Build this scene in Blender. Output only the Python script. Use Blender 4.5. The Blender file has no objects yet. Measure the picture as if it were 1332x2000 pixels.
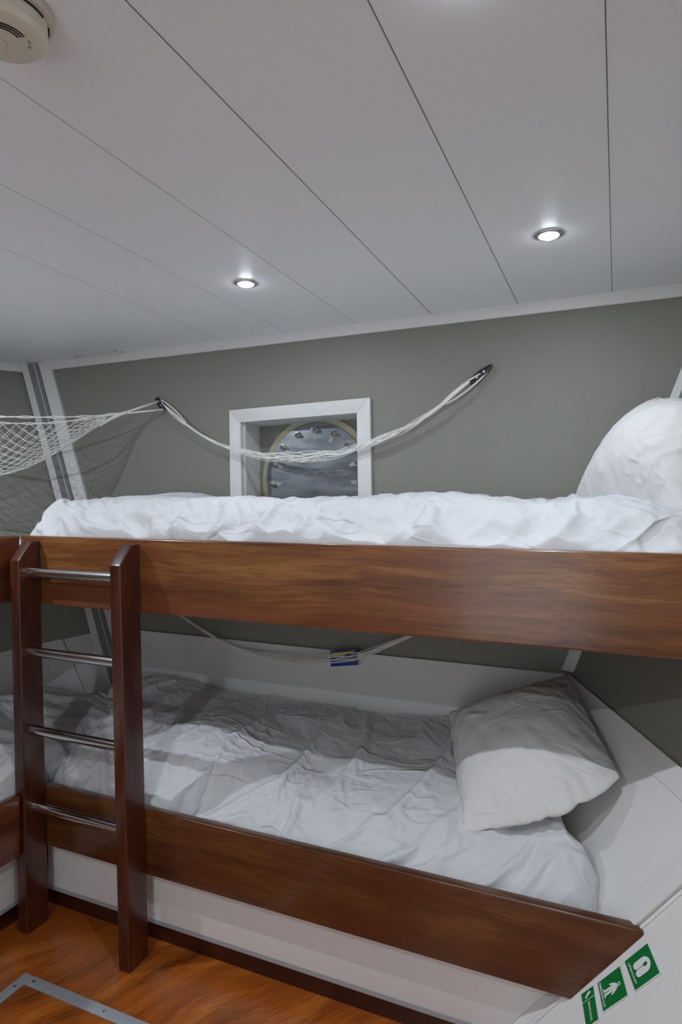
import bpy, bmesh, math, random
import numpy as np
from mathutils import Vector, Matrix, noise

random.seed(7); np.random.seed(7)
C = bpy.context.scene.collection
S = bpy.context.scene
PI = math.pi

# ------------------------------------------------------------------ camera, world, exposure
EYE = 1.45
F_PX = 1234.0
YAW = math.radians(23.6)
HOR = 985.0
cam_d = bpy.data.cameras.new('camera'); cam = bpy.data.objects.new('camera', cam_d); C.objects.link(cam)
cam.location = (0, 0, EYE); cam.rotation_euler = (PI/2, 0, YAW)
cam_d.sensor_fit = 'VERTICAL'; cam_d.sensor_height = 36; cam_d.lens = 36*F_PX/2000
cam_d.shift_y = -(1000-HOR)/2000
cam_d.clip_start = 0.02
S.camera = cam
S.view_settings.view_transform = 'Standard'; S.view_settings.look = 'None'
S.view_settings.gamma = 1; S.view_settings.use_curve_mapping = False
S.view_settings.exposure = 0.52
w = bpy.data.worlds.new('world'); S.world = w; w.use_nodes = True
w.node_tree.nodes['Background'].inputs[0].default_value = (0.86, 0.93, 1.0, 1)
w.node_tree.nodes['Background'].inputs[1].default_value = 1.35
LAMP_W = 5.9
LAMP_COL = (0.85, 0.925, 1.0)

# ------------------------------------------------------------------ picking helpers (photo pixel -> point on a real plane)
FW = Vector((-math.sin(YAW), math.cos(YAW), 0)); RT = Vector((math.cos(YAW), math.sin(YAW), 0))
EY = Vector((0, 0, EYE))
def ray(u, v): return FW + RT*((u-666)/F_PX) + Vector((0, 0, (HOR-v)/F_PX))
def hit(u, v, n, c):                # plane n.p = c, world coordinates
    d = ray(u, v); n = Vector(n)
    return EY + d*((c-n.dot(EY))/n.dot(d))
def on_y(u, v, Y): return hit(u, v, (0, 1, 0), Y)
def on_x(u, v, X): return hit(u, v, (1, 0, 0), X)
def on_z(u, v, Z): return hit(u, v, (0, 0, 1), Z)

# ------------------------------------------------------------------ materials
def mat(name, col, rough=0.5, metal=0.0, spec=0.5, coat=0.0):
    m = bpy.data.materials.new(name); m.use_nodes = True
    b = m.node_tree.nodes['Principled BSDF']
    b.inputs['Base Color'].default_value = (*col, 1); b.inputs['Roughness'].default_value = rough
    b.inputs['Metallic'].default_value = metal; b.inputs['Specular IOR Level'].default_value = spec
    b.inputs['Coat Weight'].default_value = coat; b.inputs['Coat Roughness'].default_value = 0.15
    return m
def srgb(r, g, b):
    f = lambda c: ((c/255+0.055)/1.055)**2.4 if c/255 > 0.04045 else c/255/12.92
    return (f(r), f(g), f(b))
def nodes(m): return m.node_tree.nodes, m.node_tree.links, m.node_tree.nodes['Principled BSDF']
def add_bump(m, scale, strength, dist=0.002, detail=4, stretch=(1, 1, 1), rot=0):
    N, L, b = nodes(m)
    tc = N.new('ShaderNodeTexCoord'); mp = N.new('ShaderNodeMapping'); mp.inputs['Scale'].default_value = stretch
    mp.inputs['Rotation'].default_value = (0, 0, rot)
    nz = N.new('ShaderNodeTexNoise'); nz.inputs['Scale'].default_value = scale; nz.inputs['Detail'].default_value = detail
    bp = N.new('ShaderNodeBump'); bp.inputs['Strength'].default_value = strength; bp.inputs['Distance'].default_value = dist
    L.new(tc.outputs['Object'], mp.inputs[0]); L.new(mp.outputs[0], nz.inputs['Vector'])
    L.new(nz.outputs[0], bp.inputs['Height']); L.new(bp.outputs[0], b.inputs['Normal'])
def tint(m, c1, c2, scale=3.0, stretch=(1, 1, 1), lo=0.35, hi=0.65, detail=3):
    N, L, b = nodes(m)
    tc = N.new('ShaderNodeTexCoord'); mp = N.new('ShaderNodeMapping'); mp.inputs['Scale'].default_value = stretch
    nz = N.new('ShaderNodeTexNoise'); nz.inputs['Scale'].default_value = scale; nz.inputs['Detail'].default_value = detail
    cr = N.new('ShaderNodeValToRGB')
    cr.color_ramp.elements[0].position = lo; cr.color_ramp.elements[0].color = (*c1, 1)
    cr.color_ramp.elements[1].position = hi; cr.color_ramp.elements[1].color = (*c2, 1)
    L.new(tc.outputs['Object'], mp.inputs[0]); L.new(mp.outputs[0], nz.inputs['Vector'])
    L.new(nz.outputs[0], cr.inputs[0]); L.new(cr.outputs[0], b.inputs['Base Color'])
def creases(m, scale, dist, stretch=(1, 1, 1), rot=(0, 0, 0)):
    N, L, b = nodes(m)
    tc = N.new('ShaderNodeTexCoord'); mp = N.new('ShaderNodeMapping'); mp.inputs['Scale'].default_value = stretch; mp.inputs['Rotation'].default_value = rot
    L.new(tc.outputs['Object'], mp.inputs[0]); prev = None
    for k, (sc_, ds, wgt) in enumerate(((scale, dist, 0.5), (scale*1.9, dist*0.4, 0.4))):
        nz = N.new('ShaderNodeTexNoise'); nz.inputs['Scale'].default_value = sc_; nz.inputs['Detail'].default_value = 1.5; nz.inputs['Distortion'].default_value = wgt
        L.new(mp.outputs[0], nz.inputs['Vector'])
        a = N.new('ShaderNodeMath'); a.operation = 'SUBTRACT'; a.inputs[1].default_value = 0.5; L.new(nz.outputs[0], a.inputs[0])
        ab = N.new('ShaderNodeMath'); ab.operation = 'ABSOLUTE'; L.new(a.outputs[0], ab.inputs[0])
        r = N.new('ShaderNodeMapRange'); r.interpolation_type = 'SMOOTHSTEP'; r.inputs[1].default_value = 0.0; r.inputs[2].default_value = 0.07; r.inputs[3].default_value = 1; r.inputs[4].default_value = 0
        L.new(ab.outputs[0], r.inputs[0])
        # creases fade in and out over the cloth
        mk_ = N.new('ShaderNodeTexNoise'); mk_.inputs['Scale'].default_value = 3.5+k; L.new(tc.outputs['Object'], mk_.inputs['Vector'])
        mr = N.new('ShaderNodeMapRange'); mr.inputs[1].default_value = 0.42; mr.inputs[2].default_value = 0.62; L.new(mk_.outputs[0], mr.inputs[0])
        mu = N.new('ShaderNodeMath'); mu.operation = 'MULTIPLY'; L.new(r.outputs[0], mu.inputs[0]); L.new(mr.outputs[0], mu.inputs[1])
        bp = N.new('ShaderNodeBump'); bp.inputs['Strength'].default_value = 0.85; bp.inputs['Distance'].default_value = ds
        L.new(mu.outputs[0], bp.inputs['Height'])
        if prev: L.new(prev.outputs[0], bp.inputs['Normal'])
        prev = bp
    L.new(prev.outputs[0], b.inputs['Normal'])
def wood(name, dark, mid, light, rot=(0, 0, 0), along=1.0, across=16.0, rough=0.28, coat=0.4, blotch=None, warp=0.5):
    """grain runs along local X after the rotation"""
    m = mat(name, mid, rough, 0, 0.5, coat); N, L, b = nodes(m)
    tc = N.new('ShaderNodeTexCoord'); mp = N.new('ShaderNodeMapping'); mp.inputs['Rotation'].default_value = rot
    L.new(tc.outputs['Object'], mp.inputs[0])
    # slow warp so that the grain wanders
    wn = N.new('ShaderNodeTexNoise'); wn.inputs['Scale'].default_value = 2.2; wn.inputs['Detail'].default_value = 2
    L.new(mp.outputs[0], wn.inputs['Vector'])
    sb = N.new('ShaderNodeVectorMath'); sb.operation = 'SUBTRACT'; sb.inputs[1].default_value = (0.5, 0.5, 0.5)
    L.new(wn.outputs['Color'], sb.inputs[0])
    sc = N.new('ShaderNodeVectorMath'); sc.operation = 'MULTIPLY'; sc.inputs[1].default_value = (0, 0.12*warp, 0.12*warp)
    L.new(sb.outputs[0], sc.inputs[0])
    ad = N.new('ShaderNodeVectorMath'); ad.operation = 'ADD'; L.new(mp.outputs[0], ad.inputs[0]); L.new(sc.outputs[0], ad.inputs[1])
    st = N.new('ShaderNodeVectorMath'); st.operation = 'MULTIPLY'; st.inputs[1].default_value = (along, across, across)
    L.new(ad.outputs[0], st.inputs[0])
    n1 = N.new('ShaderNodeTexNoise'); n1.inputs['Scale'].default_value = 1.0; n1.inputs['Detail'].default_value = 5; n1.inputs['Roughness'].default_value = 0.6
    L.new(st.outputs[0], n1.inputs['Vector'])
    cr = N.new('ShaderNodeValToRGB'); e = cr.color_ramp.elements
    e[0].position = 0.30; e[0].color = (*dark, 1); e[1].position = 0.72; e[1].color = (*light, 1)
    k = e.new(0.50); k.color = (*mid, 1)
    L.new(n1.outputs[0], cr.inputs[0])
    # fine dark pores
    st2 = N.new('ShaderNodeVectorMath'); st2.operation = 'MULTIPLY'; st2.inputs[1].default_value = (along*5, across*9, across*9)
    L.new(ad.outputs[0], st2.inputs[0])
    n2 = N.new('ShaderNodeTexNoise'); n2.inputs['Scale'].default_value = 1.0; n2.inputs['Detail'].default_value = 3
    L.new(st2.outputs[0], n2.inputs['Vector'])
    r2 = N.new('ShaderNodeMapRange'); r2.inputs[1].default_value = 0.25; r2.inputs[2].default_value = 0.55
    r2.inputs[3].default_value = 0.58; r2.inputs[4].default_value = 1.04
    L.new(n2.outputs[0], r2.inputs[0])
    mx = N.new('ShaderNodeVectorMath'); mx.operation = 'SCALE'; L.new(cr.outputs[0], mx.inputs[0]); L.new(r2.outputs[0], mx.inputs['Scale'])
    # red / golden blotches along the board
    st3 = N.new('ShaderNodeVectorMath'); st3.operation = 'MULTIPLY'; st3.inputs[1].default_value = (along*1.3, across*0.38, across*0.38)
    L.new(ad.outputs[0], st3.inputs[0])
    n3 = N.new('ShaderNodeTexNoise'); n3.inputs['Scale'].default_value = 1.0; n3.inputs['Detail'].default_value = 2
    L.new(st3.outputs[0], n3.inputs['Vector'])
    r3 = N.new('ShaderNodeMapRange'); r3.inputs[1].default_value = 0.45; r3.inputs[2].default_value = 0.65; r3.inputs[3].default_value = 0; r3.inputs[4].default_value = 0.75
    L.new(n3.outputs[0], r3.inputs[0])
    bl = blotch or tuple(c*0.6 for c in mid)
    mm = N.new('ShaderNodeMix'); mm.data_type = 'RGBA'; mm.inputs[7].default_value = (*bl, 1)
    L.new(r3.outputs[0], mm.inputs[0]); L.new(mx.outputs[0], mm.inputs[6])
    L.new(mm.outputs[2], b.inputs['Base Color'])
    bp = N.new('ShaderNodeBump'); bp.inputs['Strength'].default_value = 0.12; bp.inputs['Distance'].default_value = 0.001
    L.new(n2.outputs[0], bp.inputs['Height']); L.new(bp.outputs[0], b.inputs['Normal'])
    return m

M = {}
M['ceil'] = mat('white_ceiling_panel', (0.87, 0.90, 0.925), 0.42); add_bump(M['ceil'], 260, 0.06)
M['seam'] = mat('dark_panel_seam', (0.16, 0.15, 0.15), 0.8)  # dark joint colour, also on the channel lip
M['grey'] = mat('grey_green_wall_paint', srgb(140, 140, 130), 0.55); add_bump(M['grey'], 420, 0.22, 0.0008)
M['white'] = mat('white_lining_paint', (0.78, 0.775, 0.76), 0.4); add_bump(M['white'], 350, 0.12, 0.0008)
M['trimw'] = mat('white_trim_paint', (0.80, 0.80, 0.785), 0.35)
M['alu'] = mat('brushed_aluminium', (0.50, 0.51, 0.53), 0.35, 0.9); add_bump(M['alu'], 60, 0.1, 0.001, 3, (1, 12, 12))
M['stripe'] = mat('grey_pillar_strip', srgb(135, 138, 138), 0.5)
M['alupaint'] = mat('pale_grey_hatch_trim', srgb(178, 184, 190), 0.4, 0.3)
M['steel'] = mat('stainless_steel', (0.72, 0.72, 0.73), 0.16, 1.0)
M['bolt'] = mat('dull_steel', (0.36, 0.34, 0.31), 0.4, 0.9)
M['plate'] = mat('zinc_plate', (0.40, 0.42, 0.45), 0.33, 0.75); tint(M['plate'], srgb(120, 126, 132), srgb(160, 166, 172), 6, (1, 1, 4))
M['gasket'] = mat('cream_gasket', srgb(196, 192, 164), 0.6)
M['black'] = mat('black_plastic', (0.012, 0.012, 0.013), 0.35)
M['cord'] = mat('off_white_cord', srgb(248, 247, 242), 0.8)
M['sheet'] = mat('white_cotton', (0.70, 0.71, 0.73), 0.85, 0, 0.2); creases(M['sheet'], 5, 0.006, (0.6, 1.9, 1.2), (0, 0, 0.5))
M['pillow'] = mat('white_pillow_cotton', (0.76, 0.76, 0.75), 0.85, 0, 0.2); creases(M['pillow'], 5, 0.006, (0.6, 1.8, 1), (0, 0, -0.3))
M['mattress'] = mat('white_mattress_ticking', (0.7, 0.7, 0.7), 0.9)
M['detector'] = mat('cream_plastic', srgb(214, 208, 190), 0.4)
M['baseply'] = mat('bunk_base_ply', srgb(96, 70, 50), 0.7)
M['seam2'] = mat('fine_panel_seam', (0.42, 0.42, 0.43), 0.8)
M['slot'] = mat('dark_slot', (0.01, 0.01, 0.01), 0.9)
M['green'] = mat('safety_green', srgb(0, 112, 48), 0.4)
M['signw'] = mat('sign_white', (0.8, 0.8, 0.8), 0.4)
M['blue'] = mat('booklet_blue', srgb(16, 60, 150), 0.45)
M['yellow'] = mat('booklet_yellow', srgb(226, 200, 20), 0.45)
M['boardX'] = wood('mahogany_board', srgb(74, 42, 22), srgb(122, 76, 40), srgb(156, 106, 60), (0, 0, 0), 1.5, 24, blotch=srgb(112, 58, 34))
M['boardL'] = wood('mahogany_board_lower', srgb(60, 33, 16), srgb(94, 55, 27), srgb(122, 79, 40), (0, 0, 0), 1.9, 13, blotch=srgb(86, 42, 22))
M['boardY'] = wood('mahogany_board_side', srgb(66, 35, 19), srgb(104, 60, 31), srgb(134, 86, 46), (0, 0, PI/2), 1.3, 15, blotch=srgb(104, 46, 30))
M['post'] = wood('mahogany_post', srgb(52, 24, 14), srgb(74, 34, 19), srgb(96, 48, 27), (0, PI/2, 0), 1.0, 15, blotch=srgb(66, 26, 16), coat=0.5)
M['toe'] = wood('dark_skirting', srgb(50, 22, 14), srgb(70, 32, 20), srgb(86, 42, 26), (0, 0, 0), 1.2, 15)
M['floor'] = wood('orange_teak_floor', srgb(118, 58, 16), srgb(176, 94, 30), srgb(208, 124, 50), (0, 0, math.radians(-62)), 1.6, 13, 0.3, 0.3, blotch=srgb(150, 74, 22), warp=1.6)
em = bpy.data.materials.new('lamp_lens'); em.use_nodes = True
em.node_tree.nodes.clear(); _e = em.node_tree.nodes.new('ShaderNodeEmission'); _o = em.node_tree.nodes.new('ShaderNodeOutputMaterial')
_e.inputs[0].default_value = (*LAMP_COL, 1); _e.inputs[1].default_value = 75; em.node_tree.links.new(_e.outputs[0], _o.inputs[0])
M['lens'] = em

# ------------------------------------------------------------------ mesh helpers
def mk(name, verts, faces, m, parent=None, smooth=False):
    me = bpy.data.meshes.new(name); me.from_pydata([tuple(v) for v in verts], [], faces); me.update()
    bm = bmesh.new(); bm.from_mesh(me); bmesh.ops.recalc_face_normals(bm, faces=bm.faces[:]); bm.to_mesh(me); bm.free()
    me.materials.append(M[m] if isinstance(m, str) else m)
    if smooth:
        for p in me.polygons: p.use_smooth = True
    o = bpy.data.objects.new(name, me); C.objects.link(o)
    if parent: par(o, parent)
    return o
def par(o, p):
    o.parent = p; o.matrix_parent_inverse = Matrix.Translation(p.location).inverted()
def bevel(o, width=0.003, seg=2, angle=35):
    bm = bmesh.new(); bm.from_mesh(o.data)
    bmesh.ops.remove_doubles(bm, verts=bm.verts[:], dist=1e-6)
    es = [e for e in bm.edges if len(e.link_faces) == 2 and e.calc_face_angle(0) > math.radians(angle)]
    bmesh.ops.bevel(bm, geom=es, offset=width, segments=seg, profile=0.6, affect='EDGES', clamp_overlap=True)
    bm.to_mesh(o.data); bm.free()
    for p in o.data.polygons: p.use_smooth = True
    o.data.set_sharp_from_angle(angle=math.radians(40))
    return o
def empty(name, loc, label, cat, group=None):
    o = bpy.data.objects.new(name, None); o.location = loc; o.empty_display_size = 0.1; C.objects.link(o)
    bpy.context.view_layer.update()
    return tag(o, label, cat, group)
def tag(o, label=None, cat=None, group=None, kind=None):
    if label: o['label'] = label
    if cat: o['category'] = cat
    if group: o['group'] = group
    if kind: o['kind'] = kind
    return o
def struct(o): o['kind'] = 'structure'; return o
def prism(name, pts, vec, m, parent=None, bv=0.0, seg=2):
    n = len(pts); vec = Vector(vec); P = [Vector(p) for p in pts]
    V = P + [p+vec for p in P]
    Fs = [list(range(n)), list(range(2*n-1, n-1, -1))] + [[i, (i+1) % n, n+(i+1) % n, n+i] for i in range(n)]
    o = mk(name, V, Fs, m, parent)
    if bv: bevel(o, bv, seg)
    return o
def box(name, a, b, m, parent=None, bv=0.0, seg=2):
    x0, y0, z0 = a; x1, y1, z1 = b
    return prism(name, [(x0, y0, z0), (x1, y0, z0), (x1, y0, z1), (x0, y0, z1)], (0, y1-y0, 0), m, parent, bv, seg)
def tubes_data(paths, rad, sides=6, closed_ends=True):
    V, Fc = [], []
    for path in paths:
        pts = [Vector(p) for p in path]; n = len(pts); base = len(V)
        for i, p in enumerate(pts):
            t = (pts[min(i+1, n-1)]-pts[max(i-1, 0)])
            if t.length < 1e-9: t = Vector((1, 0, 0))
            t.normalize(); up = Vector((0, 0, 1)) if abs(t.z) < 0.9 else Vector((1, 0, 0))
            a = t.cross(up).normalized(); b = a.cross(t)
            r = rad(i/(n-1)) if callable(rad) else rad
            for k in range(sides):
                an = 2*PI*k/sides; V.append(p+a*(math.cos(an)*r)+b*(math.sin(an)*r))
        for i in range(n-1):
            for k in range(sides):
                k2 = (k+1) % sides
                Fc.append([base+i*sides+k, base+i*sides+k2, base+(i+1)*sides+k2, base+(i+1)*sides+k])
        if closed_ends:
            Fc.append([base+k for k in range(sides)][::-1]); Fc.append([base+(n-1)*sides+k for k in range(sides)])
    return V, Fc
def tube(name, paths, rad, m, parent=None, sides=6):
    V, Fc = tubes_data(paths, rad, sides); o = mk(name, V, Fc, m, parent, True)
    if sides > 12: o.data.set_sharp_from_angle(angle=math.radians(50))
    return o
def lathe(name, prof, origin, axis, m, parent=None, seg=32, smooth=True, caps=True):
    """prof: (radius, height) list along axis"""
    ax = Vector(axis).normalized(); up = Vector((0, 0, 1)) if abs(ax.z) < 0.9 else Vector((1, 0, 0))
    a = ax.cross(up).normalized(); b = ax.cross(a); o = Vector(origin); V, Fc = [], []
    for r, h in prof:
        for k in range(seg):
            an = 2*PI*k/seg; V.append(o+ax*h+a*(math.cos(an)*r)+b*(math.sin(an)*r))
    for i in range(len(prof)-1):
        for k in range(seg):
            k2 = (k+1) % seg; Fc.append([i*seg+k, i*seg+k2, (i+1)*seg+k2, (i+1)*seg+k])
    if caps and prof[0][0] > 1e-5: Fc.append(list(range(seg)))
    if caps and prof[-1][0] > 1e-5: Fc.append([(len(prof)-1)*seg+k for k in range(seg)])
    ob = mk(name, V, Fc, m, parent, smooth)
    bm = bmesh.new(); bm.from_mesh(ob.data); bmesh.ops.remove_doubles(bm, verts=bm.verts[:], dist=1e-6); bmesh.ops.recalc_face_normals(bm, faces=bm.faces[:]); bm.to_mesh(ob.data); bm.free()
    if smooth: ob.data.set_sharp_from_angle(angle=math.radians(35))
    return ob

# ------------------------------------------------------------------ the room: key planes
WY = 2.41                 # main wall
BY = 1.615                # front face of the bunk boards
CZ = EYE+0.74             # ceiling
def V3(*a): return Vector(a)
# right hand hull: upper grey plane G, lower white plane LO
c_r = on_y(1110, 1315, WY)                      # corner where lining, end wall and grey meet
t_r = on_y(1315, 780, WY)
cornR = (t_r-c_r)/(t_r.z-c_r.z)                 # per unit height
bR1 = on_y(1268, 1818, BY); bR0 = on_y(1115, 1952, BY)
slopeR = (bR1-bR0)/(bR1.z-bR0.z)
nLO = slopeR.cross(c_r-bR1).normalized()
if nLO.dot(EY-bR1) < 0: nLO = -nLO
cLO = nLO.dot(bR1)
eR = hit(1332, 1500, nLO, cLO)
dirE = (eR-c_r); dirE /= -dirE.y                # step of one metre towards the camera
nG = cornR.cross(dirE).normalized()
if nG.dot(EY-c_r) < 0: nG = -nG
cG = nG.dot(c_r)
def x_on(n, c, y, z): return (c-n.y*y-n.z*z)/n.x
YB = -1.3                 # rear wall
# left hull (mirror-like)
t_l = on_y(92, 722, WY-0.005); m_l = on_y(160, 978, WY-0.005)
cornL = (t_l-m_l)/(t_l.z-m_l.z)
c_l = m_l+cornL*(c_r.z-0.035-m_l.z)+V3(-0.15, 0, 0)
dirEL = V3(-0.75, -1.0, -0.16)
nGL = cornL.cross(dirEL).normalized()
if nGL.dot(V3(-1, 0, 1.45)-c_l) < 0: nGL = -nGL
cGL = nGL.dot(c_l)
slopeL = V3(-0.62, 0, 1.0)
nLL = slopeL.cross(dirEL).normalized()
if nLL.dot(V3(-1, 0, 1.45)-c_l) < 0: nLL = -nLL
cLL = nLL.dot(c_l)

# floor, ceiling
fx1 = x_on(nLO, cLO, YB, 0)+0.1
prism('floor', [(-5.6, YB-0.05, 0), (fx1+0.2, YB-0.05, 0), (fx1+0.2, WY+0.1, 0), (-5.6, WY+0.1, 0)], (0, 0, -0.05), 'floor')
struct(bpy.data.objects['floor'])
ceil = struct(prism('ceiling', [(-6.2, YB-0.05, CZ), (3.4, YB-0.05, CZ), (3.4, WY+0.1, CZ), (-6.2, WY+0.1, CZ)], (0, 0, 0.05), 'ceil'))
# thin joints between the ceiling planks
for k, X in enumerate([-1.626, -1.305, -0.98, -0.661, -0.335, -0.016, 0.306, 0.63]):
    wd = 0.0009 if X < -1.1 else (0.0014 if X < -0.8 else 0.0018)
    j = box('panel_joint', (X-wd/2, YB, CZ-0.0006), (X+wd/2, WY-0.02, CZ+0.002), 'seam' if X > -0.9 else 'seam2', ceil)

# main wall with an opening for the recessed window box
wf = [on_y(454, 802, WY), on_y(728, 778, WY)]
W_L, W_R = wf[0].x, wf[1].x; W_T = (wf[0].z+wf[1].z)/2; W_B = W_T-0.66
ang = -math.radians(0.95)
FWD = 0.058
wc = V3((W_L+W_R)/2, WY, (W_T+W_B)/2); hw = (W_R-W_L)/2; hh = 0.33
def wpt(x, z, y): return V3(wc.x+x*math.cos(ang)+z*math.sin(ang), y, wc.z-x*math.sin(ang)+z*math.cos(ang))
iw, ih = hw-FWD, hh-FWD
xl = lambda z: c_l.x-0.3+cornL.x*(z-c_l.z) if z > c_l.z else -3.0
xr = lambda z: x_on(nG, cG, WY, z)+0.03 if z > c_r.z else x_on(nLO, cLO, WY, z)+0.03
outer = [V3(-3.3, WY, 0), V3(xr(0), WY, 0), V3(xr(c_r.z-0.001), WY, c_r.z), V3(xr(CZ), WY, CZ), V3(-3.3, WY, CZ)]
inner = [wpt(-iw, -ih, WY), wpt(iw, -ih, WY), wpt(iw, ih, WY), wpt(-iw, ih, WY)]
Vw = outer+inner; o5 = len(outer)
Fw = [[0, 1, 2, o5+1, o5], [2, 3, o5+2, o5+1], [3, 4, o5+3, o5+2], [4, 0, o5, o5+3]]
Vb = [v+V3(0, 0.05, 0) for v in Vw]; nV = len(Vw)
wall = struct(mk('wall_main', Vw+Vb, Fw+[[i+nV for i in f][::-1] for f in Fw]+[[i, (i+1) % 5, nV+(i+1) % 5, nV+i] for i in range(5)]+[[o5+i, o5+(i+1) % 4, nV+o5+(i+1) % 4, nV+o5+i] for i in range(4)], 'grey'))
# hull walls
def plane_poly(n, c, yz): return [V3(x_on(n, c, y, z), y, z) for y, z in yz]
def zr(y): return (c_r+dirE*(c_r.y-y)).z            # height where the grey meets the white lining
wr = plane_poly(nG, cG, [(WY+0.02, zr(WY)), (YB, zr(YB)), (YB, CZ), (WY+0.02, CZ)])
struct(prism('wall_right', wr, -nG*0.04, 'grey'))
wr2 = plane_poly(nLO, cLO, [(WY+0.02, 0), (YB, 0), (YB, zr(YB)), (WY+0.02, zr(WY+0.02))])
struct(prism('wall_right_lower', wr2, -nLO*0.04, 'white'))
def zl(y): return (c_l+dirEL*(c_l.y-y)).z
wl = plane_poly(nGL, cGL, [(WY+0.02, zl(WY)), (YB, zl(YB)), (YB, CZ), (WY+0.02, CZ)])
struct(prism('wall_left', wl, -nGL*0.04, 'grey'))
wl2 = plane_poly(nLL, cLL, [(WY+0.02, 0), (YB, 0), (YB, zl(YB)), (WY+0.02, zl(WY+0.02))])
struct(prism('wall_left_lower', wl2, -nLL*0.04, 'white'))
# unseen rear wall, with an opening added to let world fill light in
struct(box('wall_rear', (-6.2, YB-0.05, 0), (-0.9, YB, CZ), 'white'))
struct(box('wall_rear_side', (0.1, YB-0.05, 0), (3.4, YB, CZ), 'white'))
struct(box('wall_rear_lintel', (-0.9, YB-0.05, 2.0), (0.1, YB, CZ), 'white'))

# ceiling cove trim on the main wall, on the left and on the right walls
tz = 0.043
struct(prism('trim_1', [(t_l.x-0.02, WY, CZ), (t_l.x-0.02, WY-0.022, CZ), (t_l.x-0.02, WY-0.014, CZ-tz), (t_l.x-0.02, WY, CZ-tz)], (t_r.x+0.9-t_l.x, 0, 0), 'trimw', None, 0.002))
dl = V3(dirEL.x, dirEL.y, 0).normalized(); tL = V3(x_on(nGL, cGL, WY, CZ), WY, CZ)
ti = V3(-dl.y, dl.x, 0);
if ti.x < 0: ti = -ti
struct(prism('trim_2', [tL, tL+ti*0.02, tL+ti*0.03-V3(0, 0, tz), tL+V3(0.012, 0, -tz)], dl*2.5, 'trimw', None, 0.002))
dr = V3(dirE.x, dirE.y, 0).normalized(); tR = V3(x_on(nG, cG, WY, CZ), WY, CZ)
ti = V3(dr.y, -dr.x, 0)
if ti.x > 0: ti = -ti
struct(prism('trim_3', [tR, tR+ti*0.02, tR+ti*0.03-V3(0, 0, tz), tR+V3(-0.012, 0, -tz)], dr*2.5, 'trimw', None, 0.002))

# white lining below the grey, on the main wall: panel plus raised border
def lining(name, P, n, border, th, m='white'):
    """P: corner points of a planar polygon, border strip inside it raised by 3 mm"""
    n = Vector(n).normalized(); o = prism(name, [p+n*0.001 for p in P], n*th, m, None, 0.0015)
    cen = sum(P, Vector())/len(P); k = len(P)
    inn = []
    for i in range(k):
        a, b, c = P[i-1], P[i], P[(i+1) % k]
        d1 = (a-b).normalized(); d2 = (c-b).normalized(); s = d1.cross(d2).length
        inn.append(b+(d1+d2)*(border/max(s, 0.2)))
    V = [p+n*(th+0.0005) for p in P]+[p+n*(th+0.0005) for p in inn]
    V += [v+n*0.006 for v in V]
    Fc = []
    for i in range(k):
        j = (i+1) % k
        Fc += [[i, j, k+j, k+i], [2*k+i, 2*k+j, 3*k+j, 3*k+i], [i, j, 2*k+j, 2*k+i], [k+i, k+j, 3*k+j, 3*k+i]]
    mk('raised_border', V, Fc, m, o)
    return o
zt = on_y(280, 1230, WY).z
zt2 = c_r.z
LP = [V3(c_l.x+0.13, WY, 0.3), V3(x_on(nLO, cLO, WY, 0.3)-0.005, WY, 0.3), V3(c_r.x-0.01, WY, zt2), V3(c_l.x+0.13, WY, zt)]
struct(lining('trim_4', LP, (0, -1, 0), 0.055, 0.012))
# end lining on the sloping hull inside the lower bunk
def lo(y, z): return V3(x_on(nLO, cLO, y, z), y, z)
ysm = BY+0.02
far = c_r+dirE*0.02; near = c_r+dirE*(c_r.y-ysm)
LR = [lo(WY-0.03, 0.40), lo(ysm, 0.40), near, far]
struct(lining('trim_5', LR, nLO, 0.062, 0.006))
# bead seam in front of it
bead0 = lo(ysm-0.012, 0.02); bead1 = near+(near-far).normalized()*0.0+V3(0, -0.012, 0)
dS = (lo(ysm-0.006, 0.9)-lo(ysm-0.006, 0.0)).normalized()
sw = nLO.cross(dS).normalized()
a0 = lo(ysm-0.006, 0.003)
struct(prism('trim_6', [a0+sw*0.004, a0+sw*0.004+nLO*0.005, a0-sw*0.004+nLO*0.005, a0-sw*0.004], dS*((near-a0).length*0.99), 'trimw', None, 0.001))
# left hull lining
def ll(y, z): return V3(x_on(nLL, cLL, y, z), y, z)
farL = c_l+dirEL*0.12; nearL = c_l+dirEL*(c_l.y-1.0)
struct(lining('trim_7', [ll(farL.y, 0.45), ll(1.0, 0.45), nearL, farL], nLL, 0.06, 0.006))

# corner pillar (sloping with the hull) on the left, slim batten on the right
pt = [on_y(40, 712, WY-0.04), on_y(101, 725, WY-0.012)]
lean = cornL
up = (CZ-pt[0].z)
def pill_at(z):
    L = pt[0]+lean*(z-pt[0].z); R = pt[1]+lean*(z-pt[1].z)
    L.z = R.z = z
    return L, R
def slab(name, a0, a1, b0, b1, depth, m, parent=None, bv=0.002):
    V = [a0, a1, b1, b0]
    return prism(name, V, depth, m, parent, bv)
PL0, PR0 = pill_at(CZ-0.001); zl_ = 0.55
PL1, PR1 = pill_at(zl_)
pl = struct(slab('trim_8', PL0, PR0, PL1, PR1, V3(0, 0.03, 0), 'trimw'))
def along(a, b, f): return a+(b-a)*f
def strip(name, f0, f1, m, out, thick=0.003):
    return prism(name, [along(PL0, PR0, f0)+V3(0, -out, -0.003), along(PL0, PR0, f1)+V3(0, -out, -0.003), along(PL1, PR1, f1)+V3(0, -out, 0.003), along(PL1, PR1, f0)+V3(0, -out, 0.003)], (0, thick, 0), m, pl)
strip('metal_channel', 0.25, 0.60, 'stripe', 0.0035)
strip('channel_slit', 0.47, 0.492, 'signw', 0.0042, 0.0005)
strip('channel_lip', 0.60, 0.625, 'seam', 0.0045, 0.001)
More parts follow.
